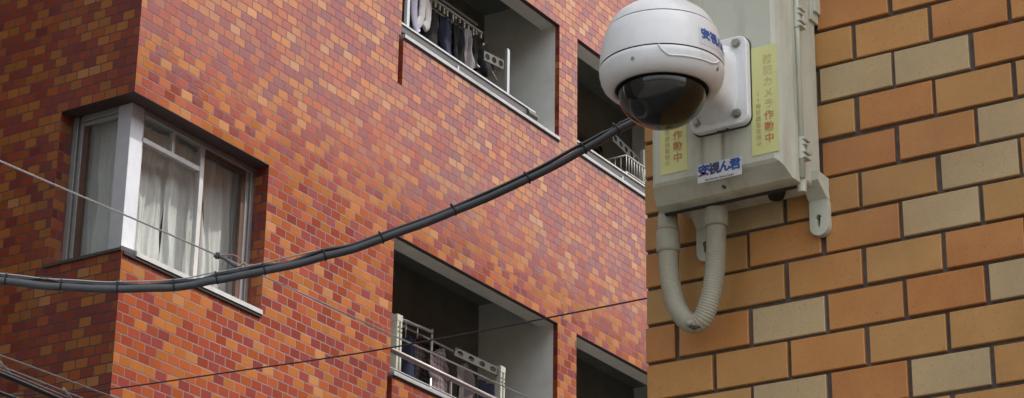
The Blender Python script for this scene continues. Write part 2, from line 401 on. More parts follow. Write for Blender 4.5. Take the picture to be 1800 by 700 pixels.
curtain('white curtain hanging behind the right pane above the grey cable', 'x', FX-.14, 11.79, 12.36, L0-.03, L1-.02, 5.2, .026, M['curtain'], .12, -.02)

# balconies ---------------------------------------------------------
def balcony(a, b, z0, z1, rail):
    m = MB(); xi = BX-TR; xb = BX-.80; zc = z1+.30; zf = z0-1.02; bt = BX-.19
    m.face([(xi, a, z0), (xb, a, z0), (xb, a, zc), (xi, a, zc)]); m.face([(xi, b, z0), (xb, b, z0), (xb, b, zc), (xi, b, zc)])
    m.face([(bt, a, zf), (xb, a, zf), (xb, a, z0), (bt, a, z0)]); m.face([(bt, b, zf), (xb, b, zf), (xb, b, z0), (bt, b, z0)])
    m.face([(xi, a, z1), (bt, a, z1), (bt, b, z1), (xi, b, z1)]); m.face([(bt, a, z1), (bt, a, zc), (bt, b, zc), (bt, b, z1)])
    m.face([(bt, a, zf), (bt, b, zf), (bt, b, z0), (bt, a, z0)])
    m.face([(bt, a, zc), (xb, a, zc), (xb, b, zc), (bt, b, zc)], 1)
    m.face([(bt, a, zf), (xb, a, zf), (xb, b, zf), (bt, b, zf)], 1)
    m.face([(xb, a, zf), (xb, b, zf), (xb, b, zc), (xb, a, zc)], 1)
    o = m.build('balcony', [M['paint'], M['shade_and_roof']], bld, org=(BX, (a+b)/2, z0), recalc=False)
    c = MB(); c.box((BX+.016, a+.035, z0-.002), (bt+.012, b-.001, z0+.030)); c.box((BX-.006, a-.028, z0+.052), (BX-.02, b-.001, z0+.060)) if rail == 'pink' else None
    c.build('ledge_cap', M['cap'], o, bevel=.003)
    dk = MB(); dk.box((BX+.006, a+.035, z0-.016), (BX+.001, b-.001, z0-.003)); dk.build('ledge_shadow_strip', M['dark_gap'], o)  # dark strip drawn as the shadow line below the ledge cap
    dr = MB(); ya, yb2 = a+.35, a+1.75
    dr.box((xb+.002, ya, zf+.05), (xb+.04, ya+.05, z1-.25)); dr.box((xb+.002, yb2-.05, zf+.05), (xb+.04, yb2, z1-.25)); dr.box((xb+.002, ya, z1-.30), (xb+.04, yb2, z1-.25)); dr.box((xb+.002, (ya+yb2)/2-.03, zf+.05), (xb+.05, (ya+yb2)/2+.03, z1-.30))
    d = dr.build('sliding_door', M['bronze'], o)
    h = MB()
    if rail == 'pink':
        h.tube([(BX-.03, a, z0+.205), (BX-.03, b-.01, z0+.205)], .021, 12)
        for yy in (a+.86, a+1.75): h.box((BX-.022, yy-.009, z0+.028), (BX-.038, yy+.009, z0+.19))
        h.build('handrail', M['pink_rail'], o)
    else:
        e = b-.36 if rail == 'dark' else b-.01
        h.box((BX-.028, a, z0+.068), (BX-.052, e, z0+.124))
        h.tube([(BX-.04, e-.12, z0+.096), (BX-.04, e+.03, z0+.096)], .033, 14)
        for yy in (a+.84, a+1.68): h.box((BX-.030, yy-.011, z0+.028), (BX-.046, yy+.011, z0+.07))
        hh = h.build('handrail', M['bronze'], o, bevel=.002)
        l = MB(); l.box((BX-.018, a, z0+.126), (BX-.058, e, z0+.142)); 
        for yy in (a+.84,): l.box((BX-.014, yy-.010, z0+.030), (BX-.027, yy+.010, z0+.085))
        l.build('rail_cap', M['white_rail'] if rail == 'white' else M['alu'], hh)
    return o
balcony(YA, YB, L0, L1, 'pink'); balcony(YC, YD, L0, L1, 'pink'); balcony(YA, YB, U0, U1, 'dark'); balcony(YC, YD, U0, U1, 'white')

# ------------------------------------------------------------------ the near wall of orange tiles
NX0, NY0, NZ0, PU = -1.0751, 2.4731, 2.9263, 0.1022       # a joint crossing: half-unit 0, course line 0
EX = -1.374
NH = 14.6
M['mortar'] = plain('dark_mortar', (0.105, 0.088, 0.080), 0.95, var=0.28, scale=90, bump=0.4)
M['near_side'] = tiled('orange_side_tile', PU, PU, 0.05, NY0, EX, NZ0, 0.0055, [(0, (0.40, 0.19, 0.075)), (0.35, (0.43, 0.21, 0.085)), (0.6, (0.46, 0.25, 0.11)), (0.85, (0.50, 0.40, 0.25))], (0.08, 0.07, 0.068), 0.45, 1.0)
nb = thing('corner_building', (EX, NY0, 0), 'near building clad in large tan, orange and beige tiles with dark mortar', 'building')
c = MB()
c.face([(EX, NY0+.004, 0), (3.0, NY0+.004, 0), (3.0, NY0+.004, 7.0), (EX, NY0+.004, 7.0)])
c.face([(EX, NY0+.004, 7.0), (14.0, NY0+.004, 7.0), (14.0, NY0+.004, NH), (EX, NY0+.004, NH)], 1)
c.face([(3.0, NY0+.004, 0), (14.0, NY0+.004, 0), (14.0, NY0+.004, 7.0), (3.0, NY0+.004, 7.0)], 1)
c.face([(EX, NY0+.004, 0), (EX, 36, 0), (EX, 36, NH), (EX, NY0+.004, NH)], 1)
c.face([(14, NY0+.004, 0), (14, 36, 0), (14, 36, NH), (14, NY0+.004, NH)], 1); c.face([(EX, 36, 0), (14, 36, 0), (14, 36, NH), (EX, 36, NH)], 1)
c.face([(EX, NY0+.004, NH), (14, NY0+.004, NH), (14, 36, NH), (EX, 36, NH)], 1)
c.build('wall', [M['mortar'], M['near_side']], nb, recalc=False)

pale = {(-1,1),(1,1),(3,3),(2,4),(1,5),(3,7),(-3,7),(1,9),(-3,9),(-4,4),(4,10),(-2,-3),(3,-2),(5,6)}
def tile_material():
    t = NT('near_wall_tile')
    a = t.n.new('ShaderNodeAttribute'); a.attribute_name = 'tone'; tone = a.outputs['Fac']
    P, N = t.geo()
    base = t.ramp(tone, [(0.0, (0.43, 0.160, 0.042)), (0.25, (0.45, 0.192, 0.053)), (0.55, (0.44, 0.218, 0.066)), (0.80, (0.43, 0.240, 0.082)), (0.9, (0.42, 0.300, 0.160)), (1.0, (0.45, 0.335, 0.185))])
    sh = t.n.new('ShaderNodeVectorMath'); sh.operation = 'ADD'; cc = t.comb(t.math('MULTIPLY', tone, 137.0), t.math('MULTIPLY', tone, 71.0), 0.0)
    t.l(P, sh.inputs[0]); t.l(cc, sh.inputs[1]); V = sh.outputs[0]
    clo = t.noise(14, 4, V, 0.6); fi = t.noise(170, 3, V, 0.6)
    base = t.mix(t.math('MULTIPLY', t.math('SUBTRACT', clo, 0.35), 0.8), base, (0.45, 0.260, 0.095))
    big = t.noise(5.5, 4, V, 0.55); k = t.math('ADD', 0.60, t.math('ADD', t.math('MULTIPLY', clo, 0.28), t.math('MULTIPLY', big, 0.42))); k = t.math('ADD', k, t.math('MULTIPLY', fi, 0.14))
    base = t.mix(1.0, base, t.comb(k, k, k), 'MULTIPLY')
    sp = t.noise(420, 2, V, 0.5); spk = t.ramp(sp, [(0.64, (0, 0, 0)), (0.70, (1, 1, 1))])
    base = t.mix(t.math('MULTIPLY', spk, 0.5), base, (0.13, 0.075, 0.045))
    st = t.noise(3.0, 5, P, 0.6); stm = t.ramp(st, [(0.52, (0, 0, 0)), (0.75, (1, 1, 1))])
    base = t.mix(t.math('MULTIPLY', stm, 0.5), base, (0.22, 0.105, 0.05))
    t.set(col=base, rough=t.math('ADD', 0.42, t.math('MULTIPLY', clo, 0.2)), spec=0.4)
    t.bump(t.math('ADD', t.math('MULTIPLY', clo, 0.6), t.math('MULTIPLY', fi, 0.25)), 0.35, 0.0012)
    return t.m
M['near_tile'] = tile_material()
tl = MB(); gu, gv, bv = 0.0060, 0.0050, 0.0009
rnd = random.Random(5)
for v in range(-81, 59):
    zt = NZ0-.05*v-gv/2; zb = NZ0-.05*(v+1)+gv/2
    u0 = -6 if v % 2 == 0 else -7
    for uh in range(u0, 62, 2):
        # joints of even courses fall on even half units
        xa = NX0+PU/2*uh+gu/2; xb_ = NX0+PU/2*(uh+2)-gu/2
        xa = max(xa, EX+.0)
        if xb_-xa < .02 or zb < 0.02 or zt > 6.98: continue
        r = rnd.random()
        tone = (0.93+0.07*rnd.random()) if ((uh, v) in pale) else r*0.80
        if (uh, v) not in pale and not (-7 <= uh <= 5 and -4 <= v <= 11) and rnd.random() < 0.13: tone = 0.95
        jx, jz, jy = rnd.uniform(-.0009, .0009), rnd.uniform(-.0007, .0007), rnd.uniform(-.0008, .0008)
        tz = rnd.uniform(-.0010, .0010)
        x0, x1, z0_, z1_ = xa+jx, xb_+jx, zb+jz, zt+jz
        f = NY0-.002+jy
        O = [(x0, NY0+.004, z0_), (x1, NY0+.004, z0_), (x1, NY0+.004, z1_), (x0, NY0+.004, z1_)]
        Mx = [(x0, f+bv, z0_), (x1, f+bv, z0_), (x1, f+bv+tz, z1_), (x0, f+bv+tz, z1_)]
        I = [(x0+bv, f, z0_+bv), (x1-bv, f, z0_+bv), (x1-bv, f+tz, z1_-bv), (x0+bv, f+tz, z1_-bv)]
        tl.face(I, c=tone)
        for i in range(4):
            j = (i+1) % 4
            tl.face([Mx[i], Mx[j], I[j], I[i]], c=tone); tl.face([O[i], O[j], Mx[j], Mx[i]], c=tone)
tl.build('wall_tiles', M['near_tile'], nb, recalc=False, tone=True)

# ------------------------------------------------------------------ two unseen houses, added beside and behind the camera to shade the alley
M['plaster'] = plain('shade_house_plaster', (0.14, 0.13, 0.12), 0.9, var=0.1, scale=3, bump=0.1)
def house(x0, x1, y0, y1, h, label, wins):
    o = thing('shade_house', ((x0+x1)/2, (y0+y1)/2, 0), label, 'building')
    m = MB(); m.box((x0, y0, 0), (x1, y1, h)); m.build('wall', M['plaster'], o)
    m = MB(); m.box((x0-.15, y0-.15, h), (x1+.15, y1+.15, h+.25)); m.build('roof', M['shade_and_roof'], o)
    for (ax, c_, zz) in wins:
        m = MB()
        if ax == 'x': m.box((x1-.02, c_-.7, zz), (x1+.05, c_+.7, zz+1.2)); n_ = MB(); n_.box((x1+.02, c_-.63, zz+.07), (x1+.055, c_+.63, zz+1.13))
        else: m.box((c_-.7, y1-.02, zz), (c_+.7, y1+.05, zz+1.2)); n_ = MB(); n_.box((c_-.63, y1+.02, zz+.07), (c_+.63, y1+.055, zz+1.13))
        f_ = m.build('window', M['alu'], o, bevel=.004); n_.build('pane', M['bronze'], f_)
house(-26, -11.7, 2.0, 9.6, 19.0, 'unseen grey plaster house added left of the frame to shade the alley', [('x', 4.4, 3), ('x', 7.0, 3), ('x', 4.4, 6), ('x', 7.0, 6), ('x', 4.4, 9), ('x', 7.0, 9)])
house(-26, -5.0, -9.0, -0.2, 17.0, 'unseen grey plaster house added behind the viewpoint to shade the red tiled building', [('y', x_, z_) for x_ in (-18, -15, -12, -9) for z_ in (3, 6, 9)])

# ------------------------------------------------------------------ equipment box on the near wall
def grimy(name, c, rough, dirt, amt=0.5, sc=6.0, spec=0.45):
    t = NT(name); P, N = t.geo()
    mp = t.n.new('ShaderNodeMapping'); mp.inputs['Scale'].default_value = (1, 1, 0.22); t.l(P, mp.inputs[0])
    st = t.noise(sc*5, 5, mp.outputs[0], 0.62); fi = t.noise(60, 4, P); 
    m1 = t.ramp(st, [(0.48, (0, 0, 0)), (0.78, (1, 1, 1))])
    b = t.mix(t.math('MULTIPLY', m1, amt), c, dirt)
    k = t.math('ADD', 0.93, t.math('MULTIPLY', fi, 0.14)); b = t.mix(1.0, b, t.comb(k, k, k), 'MULTIPLY')
    t.set(col=b, rough=t.math('ADD', rough-.06, t.math('MULTIPLY', fi, 0.14)), spec=spec); t.bump(fi, 0.08, 0.001)
    return t.m
def streaks(mat):
    nt = mat.node_tree; b = nt.nodes['Principled BSDF']; src = b.inputs['Base Color'].links[0].from_socket
    t = NT.__new__(NT); t.m = mat; t.t = nt; t.n = nt.nodes; t.b = b; t.l = nt.links.new
    P, N = t.geo(); p = t.sep(P); tot = None
    for (xc, wd, a) in ((-1.2335, .0035, .55), (-1.2050, .0030, .65), (-1.1985, .0070, .35)):
        g_ = t.math('EXPONENT', t.math('MULTIPLY', t.math('POWER', t.math('DIVIDE', t.math('ADD', t.math('ABSOLUTE', t.math('SUBTRACT', p[0], xc)), 0.0), wd), 2.0), -1.0))
        g_ = t.math('MULTIPLY', g_, a); tot = g_ if tot is None else t.math('ADD', tot, g_)
    mr = t.n.new('ShaderNodeMapRange'); mr.inputs[1].default_value = 2.690; mr.inputs[2].default_value = 2.768; t.l(p[2], mr.inputs[0])
    below = t.math('LESS_THAN', p[2], 2.769); f = t.math('MULTIPLY', t.math('MULTIPLY', tot, below), t.math('ADD', 0.15, t.math('MULTIPLY', mr.outputs[0], 0.85)))
    f = t.math('MINIMUM', t.math('MULTIPLY', f, t.math('ADD', 0.5, t.noise(90, 4, P))), 1.0)
    t.l(t.mix(f, src, (0.10, 0.085, 0.06)), b.inputs['Base Color'])
M['box'] = grimy('weathered_grey_box_plastic', (0.51, 0.51, 0.42), 0.42, (0.25, 0.225, 0.155), 0.6)
streaks(M['box'])
M['conduit'] = grimy('beige_conduit_plastic', (0.35, 0.325, 0.245), 0.5, (0.19, 0.16, 0.10), 0.55)
M['cam'] = grimy('white_camera_paint', (0.72, 0.725, 0.73), 0.36, (0.34, 0.31, 0.27), 0.38)
M['screw'] = plain('weathered_steel', (0.42, 0.40, 0.37), 0.3, 0.9, var=0.15, scale=150)
M['rust'] = plain('rusty_grime', (0.06, 0.045, 0.035), 0.8, var=0.3, scale=200)
M['black'] = plain('matt_black_plastic', (0.007, 0.007, 0.007), 0.5, spec=0.3)
M['yellow'] = grimy('faded_yellow_label', (0.62, 0.62, 0.27), 0.45, (0.47, 0.50, 0.15), 0.6, 1.2)
M['ink_red'] = plain('faded_red_ink', (0.52, 0.21, 0.09), 0.6, var=0.15)
M['ink_faint'] = plain('bleached_ink', (0.57, 0.47, 0.22), 0.6, var=0.08)
M['ink_small'] = plain('faded_brown_ink', (0.56, 0.44, 0.20), 0.6, var=0.12)
M['white_label'] = plain('off_white_label', (0.60, 0.60, 0.60), 0.45)
M['ink_blue'] = plain('blue_ink', (0.03, 0.09, 0.33), 0.5)
M['ink_navy'] = plain('navy_ink', (0.05, 0.06, 0.16), 0.5)
M['ink_pink'] = plain('pink_ink', (0.55, 0.18, 0.28), 0.5)

XA, XB2 = -1.309, -1.1245            # box left / right
BZ0, BZ1 = 2.706, 3.10               # body bottom / top
YD0, YF = NY0-.060, NY0-.110         # body front, door front
box = thing('equipment_box', ((XA+XB2)/2, NY0, BZ0), 'weathered grey plastic equipment box bolted to the tiled wall under the dome camera', 'utility box')
b = MB(); b.box((XA, NY0-.004, BZ0), (XB2, YD0, BZ1)); b.build('body', M['box'], box, bevel=.005, seg=3)
# door: flange, bevelled skirt and raised front
d = MB(); x0, x1, z0, z1 = XA-.004, XB2+.002, BZ0-.010, BZ1+.01
def ring(y, dx, dz, dzt=None): return [(x0+dx, y, z0+dz), (x1-dx, y, z0+dz), (x1-dx, y, z1-dz), (x0+dx, y, z1-dz)]
rings = [ring(YD0-.002, 0, 0), ring(YD0-.020, 0, 0), ring(YD0-.026, .002, .001), ring(YF+.009, .006, .013), ring(YF+.003, .009, .017), ring(YF, .014, .021)]
for A_, B_ in zip(rings, rings[1:]):
    for i in range(4):
        j = (i+1) % 4; d.face([A_[i], A_[j], B_[j], B_[i]])
d.face(rings[-1]); d.face(list(reversed(rings[0])))
door = d.build('door', M['box'], box, bevel=.0022, seg=2)
md = MB(); md.box((XA+.001, YD0+.001, BZ0-.003), (XB2-.002, YD0-.0025, BZ1)); md.build('door_seal', M['dark_gap'], box)
# hinge rod with knuckles, on the right flank of the door
hx, hy = XB2+.0045, YD0-.008
hg = MB(); hg.tube([(hx, hy, BZ0-.004), (hx, hy, BZ1)], .0034, 12)
hobj = hg.build('hinge_rod', M['box'], box)
for zc in (2.738, 2.915):
    k = MB()
    for dz in (-.011, -.004, .006, .013):
        k.box((hx-.009, hy-.004, zc+dz), (hx+.007, hy+.012, zc+dz+.0032))
    k.box((hx+.0005, hy+.004, zc-.002), (hx+.007, hy+.016, zc+.007))
    k.tube([(hx, hy, zc-.012), (hx, hy, zc+.017)], .0046, 12)
    k.build('hinge', M['box'], box, bevel=.0008)
# drain cap and small latch beneath
k = MB(); k.tube([(-1.170, YD0+.022, BZ0+.002), (-1.170, YD0+.022, BZ0-.010)], .012, 20, rr=[.013, .009]); k.build('drain_cap', M['black'], box)
k = MB(); k.tube([(hx-.004, hy+.006, BZ0-.002), (hx-.004, hy+.006, BZ0-.020)], .006, 14, rr=[.0065, .0055]); k.build('hinge_foot', M['box'], box, bevel=.001)
# side lug near the top right and mounting feet with keyhole slots
sm_ = MB(); sm_.box((XA-.002, YD0-.0010, BZ0-.0128), (XB2-.003, YD0-.0048, BZ0-.0090)); sm_.build('lower_seal', M['dark_gap'], box)
k = MB(); k.box((XB2-.001, NY0-.002, 2.935), (XB2+.0035, NY0-.024, 3.03)); k.box((XB2-.001, NY0-.002, 2.948), (XB2+.007, NY0-.018, 3.03)); k.build('side_lug', M['box'], box, bevel=.001)
def foot(cx, zt, h=.066):
    k = MB(); w_ = .0125; n = 10
    # neck from the body down and back to the wall, then a rounded plate with a keyhole
    k.box((cx-.011, NY0-.034, zt-.002), (cx+.011, NY0-.002, zt+.010))
    k.face([(cx-.011, NY0-.034, zt-.002), (cx+.011, NY0-.034, zt-.002), (cx+w_, NY0-.012, zt-.020), (cx-w_, NY0-.012, zt-.020)])
    k.face([(cx+.011, NY0-.034, zt-.002), (cx+.011, NY0-.004, zt-.002), (cx+w_, NY0-.004, zt-.020), (cx+w_, NY0-.012, zt-.020)])
    k.face([(cx-.011, NY0-.004, zt-.002), (cx-.011, NY0-.034, zt-.002), (cx-w_, NY0-.012, zt-.020), (cx-w_, NY0-.004, zt-.020)])
    out = [(cx-w_, zt-.020)]
    zc = zt-h+w_
    out += [(cx+w_*math.cos(a), zc+w_*math.sin(a)) for a in [math.pi+math.pi*i/n for i in range(n+1)]]
    out += [(cx+w_, zt-.020)]
    # plate with hole: ring of quads between the outline and the slot
    m2 = 40; zc2 = zt-.043
    def slot(a):
        c_, s_ = math.cos(a), math.sin(a)
        r_ = .0038
        return (cx+c_*(r_ if s_ > 0 else r_*.62), zc2+s_*(.0045 if s_ > 0 else .0125))
    def outer(a):
        c_, s_ = math.cos(a), math.sin(a)
        lo = zt-h+w_; 
        # ray from slot centre to the outline
        best = None
        for t in [i*.0003 for i in range(1, 160)]:
            x, z = c_*t, zc2+s_*t
            inside = abs(x) <= w_ and z <= zt-.0195 and (z >= lo or x*x+(z-lo)**2 <= w_*w_)
            if not inside: break
            best = (cx+x, z)
        return best
    for i in range(m2):
        a0, a1 = 2*math.pi*i/m2, 2*math.pi*(i+1)/m2
        A0, A1, B0, B1 = slot(a0), slot(a1), outer(a0), outer(a1)
        yf, yb = NY0-.012, NY0-.002
        k.face([(A0[0], yf, A0[1]), (A1[0], yf, A1[1]), (B1[0], yf, B1[1]), (B0[0], yf, B0[1])])
        k.face([(B0[0], yf, B0[1]), (B1[0], yf, B1[1]), (B1[0], yb, B1[1]), (B0[0], yb, B0[1])], smooth=True)
        k.face([(A0[0], yf, A0[1]), (A1[0], yf, A1[1]), (A1[0], yb, A1[1]), (A0[0], yb, A0[1])], smooth=True)
    return k.build('mounting_foot', M['box'], box, recalc=False)
foot(-1.1265, 2.714); foot(-1.283, 2.710)
k = MB(); k.tube([(-1.209, YF+.0105, 2.697), (-1.209, YF+.006, 2.697)], .0022, 12); k.build('door_hole', M['rust'], box)
# grime bleeding from the bracket foot down the door
# stickers -----------------------------------------------------------
def text(name, body, size, x, y, z, mat, parent, bold=0.0, sx=1.0, rotz=0.0, thick=.00015):
    cu = bpy.data.curves.new(name, 'FONT'); cu.body = body; cu.size = size; cu.offset = bold; cu.extrude = thick
    cu.align_x = 'CENTER'; cu.align_y = 'CENTER'; cu.resolution_u = 3
    ob = bpy.data.objects.new(name, cu); col.objects.link(ob)
    bpy.context.view_layer.update()
    dg = bpy.context.evaluated_depsgraph_get()
    me = bpy.data.meshes.new_from_object(ob.evaluated_get(dg)); bpy.data.objects.remove(ob)
    me.materials.clear(); me.materials.append(mat)
    o = bpy.data.objects.new(name, me); col.objects.link(o); o.parent = parent
    o.matrix_world = Matrix.Identity(4)
    o.location = Vector((x, y, z)) - wloc(parent); o.rotation_euler = (R(90), 0, rotz); o.scale = (sx, 1, 1)
    return o
def yellow(xa, xb, za, zb, label):
    m = MB(); m.box((xa, YF-.0002, za), (xb, YF-.0008, zb))
    o = m.build('warning_sticker', M['yellow'], org=((xa+xb)/2, YF-.0005, (za+zb)/2)); tag(o, label, 'sticker', 'yellow warning stickers')
    ch = '防犯カメラ作動中'; wx = xa+(xb-xa)*.655; H = zb-za
    for i, c_ in enumerate(ch):
        mat = M['ink_faint'] if i < 2 else (M['ink_red'] if i > 4 else M['ink_small'])
        text('character', c_, .0132, wx, YF-.001, zb-H*(.135+.105*i), mat, o, bold=.0002)
    for i, c_ in enumerate('24時間録画監視中'):
        text('small_character', c_, .0070, xa+(xb-xa)*.27, YF-.001, zb-H*(.44+.058*i), M['ink_small'], o, bold=.0001)
    return o
yellow(-1.1655, -1.1288, 2.7245, 2.8675, 'tall faded yellow sticker with red characters on the box beside its hinge')
yellow(-1.2915, -1.2538, 2.7260, 2.8675, 'yellow sticker on the left of the box, its top hidden behind the camera dome')
m = MB(); m.box((-1.2400, YF-.0002, 2.7045), (-1.1800, YF-.0008, 2.7285)); lg = m.build('logo_sticker', M['white_label'], org=(-1.21, YF-.0005, 2.7165))
tag(lg, 'white sticker with bold blue characters low on the grey box door', 'sticker')
for i, c_ in enumerate('安視ん君'):
    text('character', c_, .0155, -1.2315+.0143*i, YF-.001, 2.7190, M['ink_navy'] if i == 1 else M['ink_blue'], lg, bold=.0006)
pk = MB(); pk.box((-1.2345, YF-.0010, 2.7130), (-1.2290, YF-.00115, 2.7180)); pk.build('pink_mark', M['ink_pink'], lg)
text('tagline', 'Easy Security Camera System', .0036, -1.2100, YF-.001, 2.7070, M['ink_navy'], lg, sx=.92)

# ------------------------------------------------------------------ dome camera and its wall bracket
DX, DY = -1.2065, NY0-.260
dome = thing('dome_camera', (DX, DY, 2.76), 'white dome security camera with smoked bubble held out on a wall bracket', 'security camera')
b = MB()
prof = [(.0652, 2.8355), (.0668, 2.8335), (.0701, 2.819), (.0725, 2.804), (.0735, 2.7915), (.0733, 2.7885)]
b.lathe(prof, DX, DY, 96); b.build('housing', M['cam'], dome)
b = MB(); b.lathe([(.0640, 2.8372), (.0612, 2.8455), (.0550, 2.8545), (.0450, 2.8622), (.0320, 2.8676), (.0160, 2.8707), (.0005, 2.8712)], DX, DY, 96); b.lathe([(.0005, 2.8372), (.0640, 2.8372)], DX, DY, 96); b.build('top_cap', M['cam'], dome)
b = MB(); b.lathe([(.0005, 2.8363), (.0640, 2.8363), (.0640, 2.8348), (.0645, 2.8340)], DX, DY, 96); b.lathe([(.0720, 2.7905), (.0720, 2.7870)], DX, DY, 96); b.build('seam', M['dark_gap'], dome)
b = MB(); b.lathe([(.0725, 2.7872), (.0736, 2.7862), (.0734, 2.7810), (.0718, 2.7735), (.0688, 2.7670), (.0645, 2.7625), (.0595, 2.7602), (.0562, 2.7598), (.0548, 2.7612), (.0544, 2.7650)], DX, DY, 96); ringo = b.build('lower_ring', M['cam'], dome)
b = MB(); b.lathe([(.0548, 2.7625), (.0530, 2.7590), (.0524, 2.7640)], DX, DY, 96); b.build('bubble_gasket', M['black'], dome)
b = MB(); zc = 2.7615; rb = .0518
b.lathe([(rb*math.cos(a), zc-rb*.88*math.sin(a)) for a in [R(90)*i/24 for i in range(25)]], DX, DY, 96)
b.build('bubble', M['smoked'], dome)
b = MB(); ra = .0492
b.lathe([(.0515, zc+.002), (.0500, zc-.004)]+[(ra*math.cos(a), zc-.001-ra*.75*math.sin(a)) for a in [R(12)+R(66)*i/14 for i in range(15)]]+[(.0005, zc-.001-ra*.74)], DX, DY, 64)
inner = b.build('camera_module', M['black'], dome)
ld = Vector((-.35, -.72, -.6)).normalized(); c0 = Vector((DX, DY, zc-.006))
b = MB(); b.tube([c0+ld*.024, c0+ld*.0420], .014, 28, rr=[.015, .0125]); b.build('lens_barrel', M['bronze'], inner); b = MB(); b.tube([c0+ld*.0421, c0+ld*.0427], .009, 24); b.build('lens', M['black'], inner)
for a in (R(271), R(2), R(91), R(181)):
    q = MB(); rr_ = .0712; cx, cy = DX+rr_*math.cos(a), DY+rr_*math.sin(a)
    nrm = Vector((math.cos(a), math.sin(a), -.45)).normalized(); pc = Vector((cx, cy, 2.7740))
    q.tube([pc-nrm*.002, pc+nrm*.0010], .0024, 14); q.build('screw', M['screw'], dome)
ringp = [(.0736, 2.7870), (.0736, 2.7862), (.0734, 2.7810), (.0718, 2.7735), (.0688, 2.7670), (.0645, 2.7625)]
def ringr(z):
    for (ra_, za_), (rb_, zb_) in zip(ringp, ringp[1:]):
        if zb_ <= z <= za_: return rb_+(ra_-rb_)*(z-zb_)/(za_-zb_)
    return .0736
# moulded line running round the ring
pts = []
for i in range(25):
    t = i/24; a = R(296)+R(67)*t; dz = .0135*min(1, t*7)**.6*(1-.75*max(0, (t-.78)/.22)**2)*(1-.2*t)
    z = 2.7868-dz; r_ = ringr(z)+.0004
    pts.append((DX+r_*math.cos(a), DY+r_*math.sin(a), z))
b = MB(); b.tube(pts, .0012, 8); b.build('retaining_wire', M['cam'], ringo)
# bracket: rounded plate on the box plus a flared arm
br = thing('camera_bracket', (-1.204, YF, 2.83), 'white cast bracket screwed to the box door and carrying the dome camera', 'bracket')
PX0, PX1, PZ0, PZ1 = -1.2440, -1.1640, 2.7660, 2.8840
def rrect(x0, x1, z0, z1, r, n=6):
    out = []
    for (cx, cz, a0) in ((x1-r, z1-r, 0), (x0+r, z1-r, 90), (x0+r, z0+r, 180), (x1-r, z0+r, 270)):
        for i in range(n+1):
            a = R(a0+90*i/n); out.append((cx+r*math.cos(a), cz+r*math.sin(a)))
    return out
k = MB(); k.prism(rrect(PX0, PX1, PZ0, PZ1, .012), 1, YF-.0015, YF-.0120); k.build('back_plate', M['cam'], br, bevel=.0018, seg=3)
k = MB(); k.prism(rrect(PX0-.0008, PX1+.0008, PZ0-.0012, PZ1+.0008, .012), 1, YF-.0002, YF-.0016); k.build('gasket', M['rust'], br)
for (sx_, sz_) in ((-1.1775, 2.8735), (-1.1785, 2.7795), (-1.2335, 2.7795), (-1.2300, 2.8735)):
    q = MB(); q.tube([(sx_, YF-.0120, sz_), (sx_, YF-.0135, sz_)], .0058, 18); q.tube([(sx_, YF-.0135, sz_), (sx_, YF-.0180, sz_)], .0042, 6, smooth=False); q.build('bolt', M['screw'], br)
k = MB(); n = 28; secs = []
for i in range(15):
    t = i/14
    e = t**.55
    hw = .030*(1-e)+.026*e; hz0 = 2.7720*(1-e)+2.7990*e; hz1 = 2.8760*(1-e)+2.8400*e
    y = YF-.0118-(.0118+.092)*t*1.0
    secs.append((y, hw, (hz0+hz1)/2, (hz1-hz0)/2))
base = len(k.v)
for (y, hw, cz, hz) in secs:
    for j in range(n):
        a = 2*math.pi*j/n; ca, sa = math.cos(a), math.sin(a); pw = .55
        k.v.append((-1.2075+hw*math.copysign(abs(ca)**pw, ca), y, cz+hz*math.copysign(abs(sa)**pw, sa)))
for i in range(len(secs)-1):
    for j in range(n):
        k.f.append((base+i*n+j, base+i*n+(j+1) % n, base+(i+1)*n+(j+1) % n, base+(i+1)*n+j)); k.m.append(0); k.sm.append(True); k.c.append(0)
k.build('arm', M['cam'], br)
k = MB()
for (gx, gz, w1, h1) in ((-1.2030, 2.7665, .0090, .0032), (-1.1960, 2.7655, .0040, .0060), (-1.2085, 2.7660, .0035, .0040)):
    k.tube([(gx-w1/2, YF-.004, gz), (gx, YF-.0045, gz+.0006), (gx+w1/2, YF-.004, gz)], h1/2, 8, rr=[h1*.25, h1*.5, h1*.25])
k.build('rust_crust', M['rust'], br)
# curved logo sticker on the housing
ls = MB(); a0, a1 = R(300), R(346)
def hr(z): # radius of the housing at height z
    for (ra_, za_), (rb_, zb_) in zip(prof, prof[1:]):
        if zb_ <= z <= za_: return rb_+(ra_-rb_)*(z-zb_)/(za_-zb_)
    return .0735
def onh(a, z, off): r_ = hr(z)+off; return (DX+r_*math.cos(a), DY+r_*math.sin(a), z)
sa0, sa1, sz0, sz1 = R(335), R(392), 2.7945, 2.8170
ls.grid(lambda u, v: onh(sa0+(sa1-sa0)*u, sz0+(sz1-sz0)*v, .0003), 16, 6)
lso = ls.build('camera_logo_sticker', M['white_label'], org=(DX, DY, 2.80)); tag(lso, 'small white sticker with blue characters curving round the camera housing', 'sticker')
for i, c_ in enumerate('安視ん君'):
    o = text('character', c_, .0150, 0, 0, 0, M['ink_blue'], lso, bold=.0006)
    me = o.data; ac = sa0+(sa1-sa0)*(.15+.215*i)
    for v_ in me.vertices:
        q = onh(ac+v_.co.x/.0725, 2.8085+v_.co.y, .0008+v_.co.z*.3); v_.co = Vector(q)-Vector((DX, DY, 2.80))
    o.location = (0, 0, 0); o.rotation_euler = (0, 0, 0)

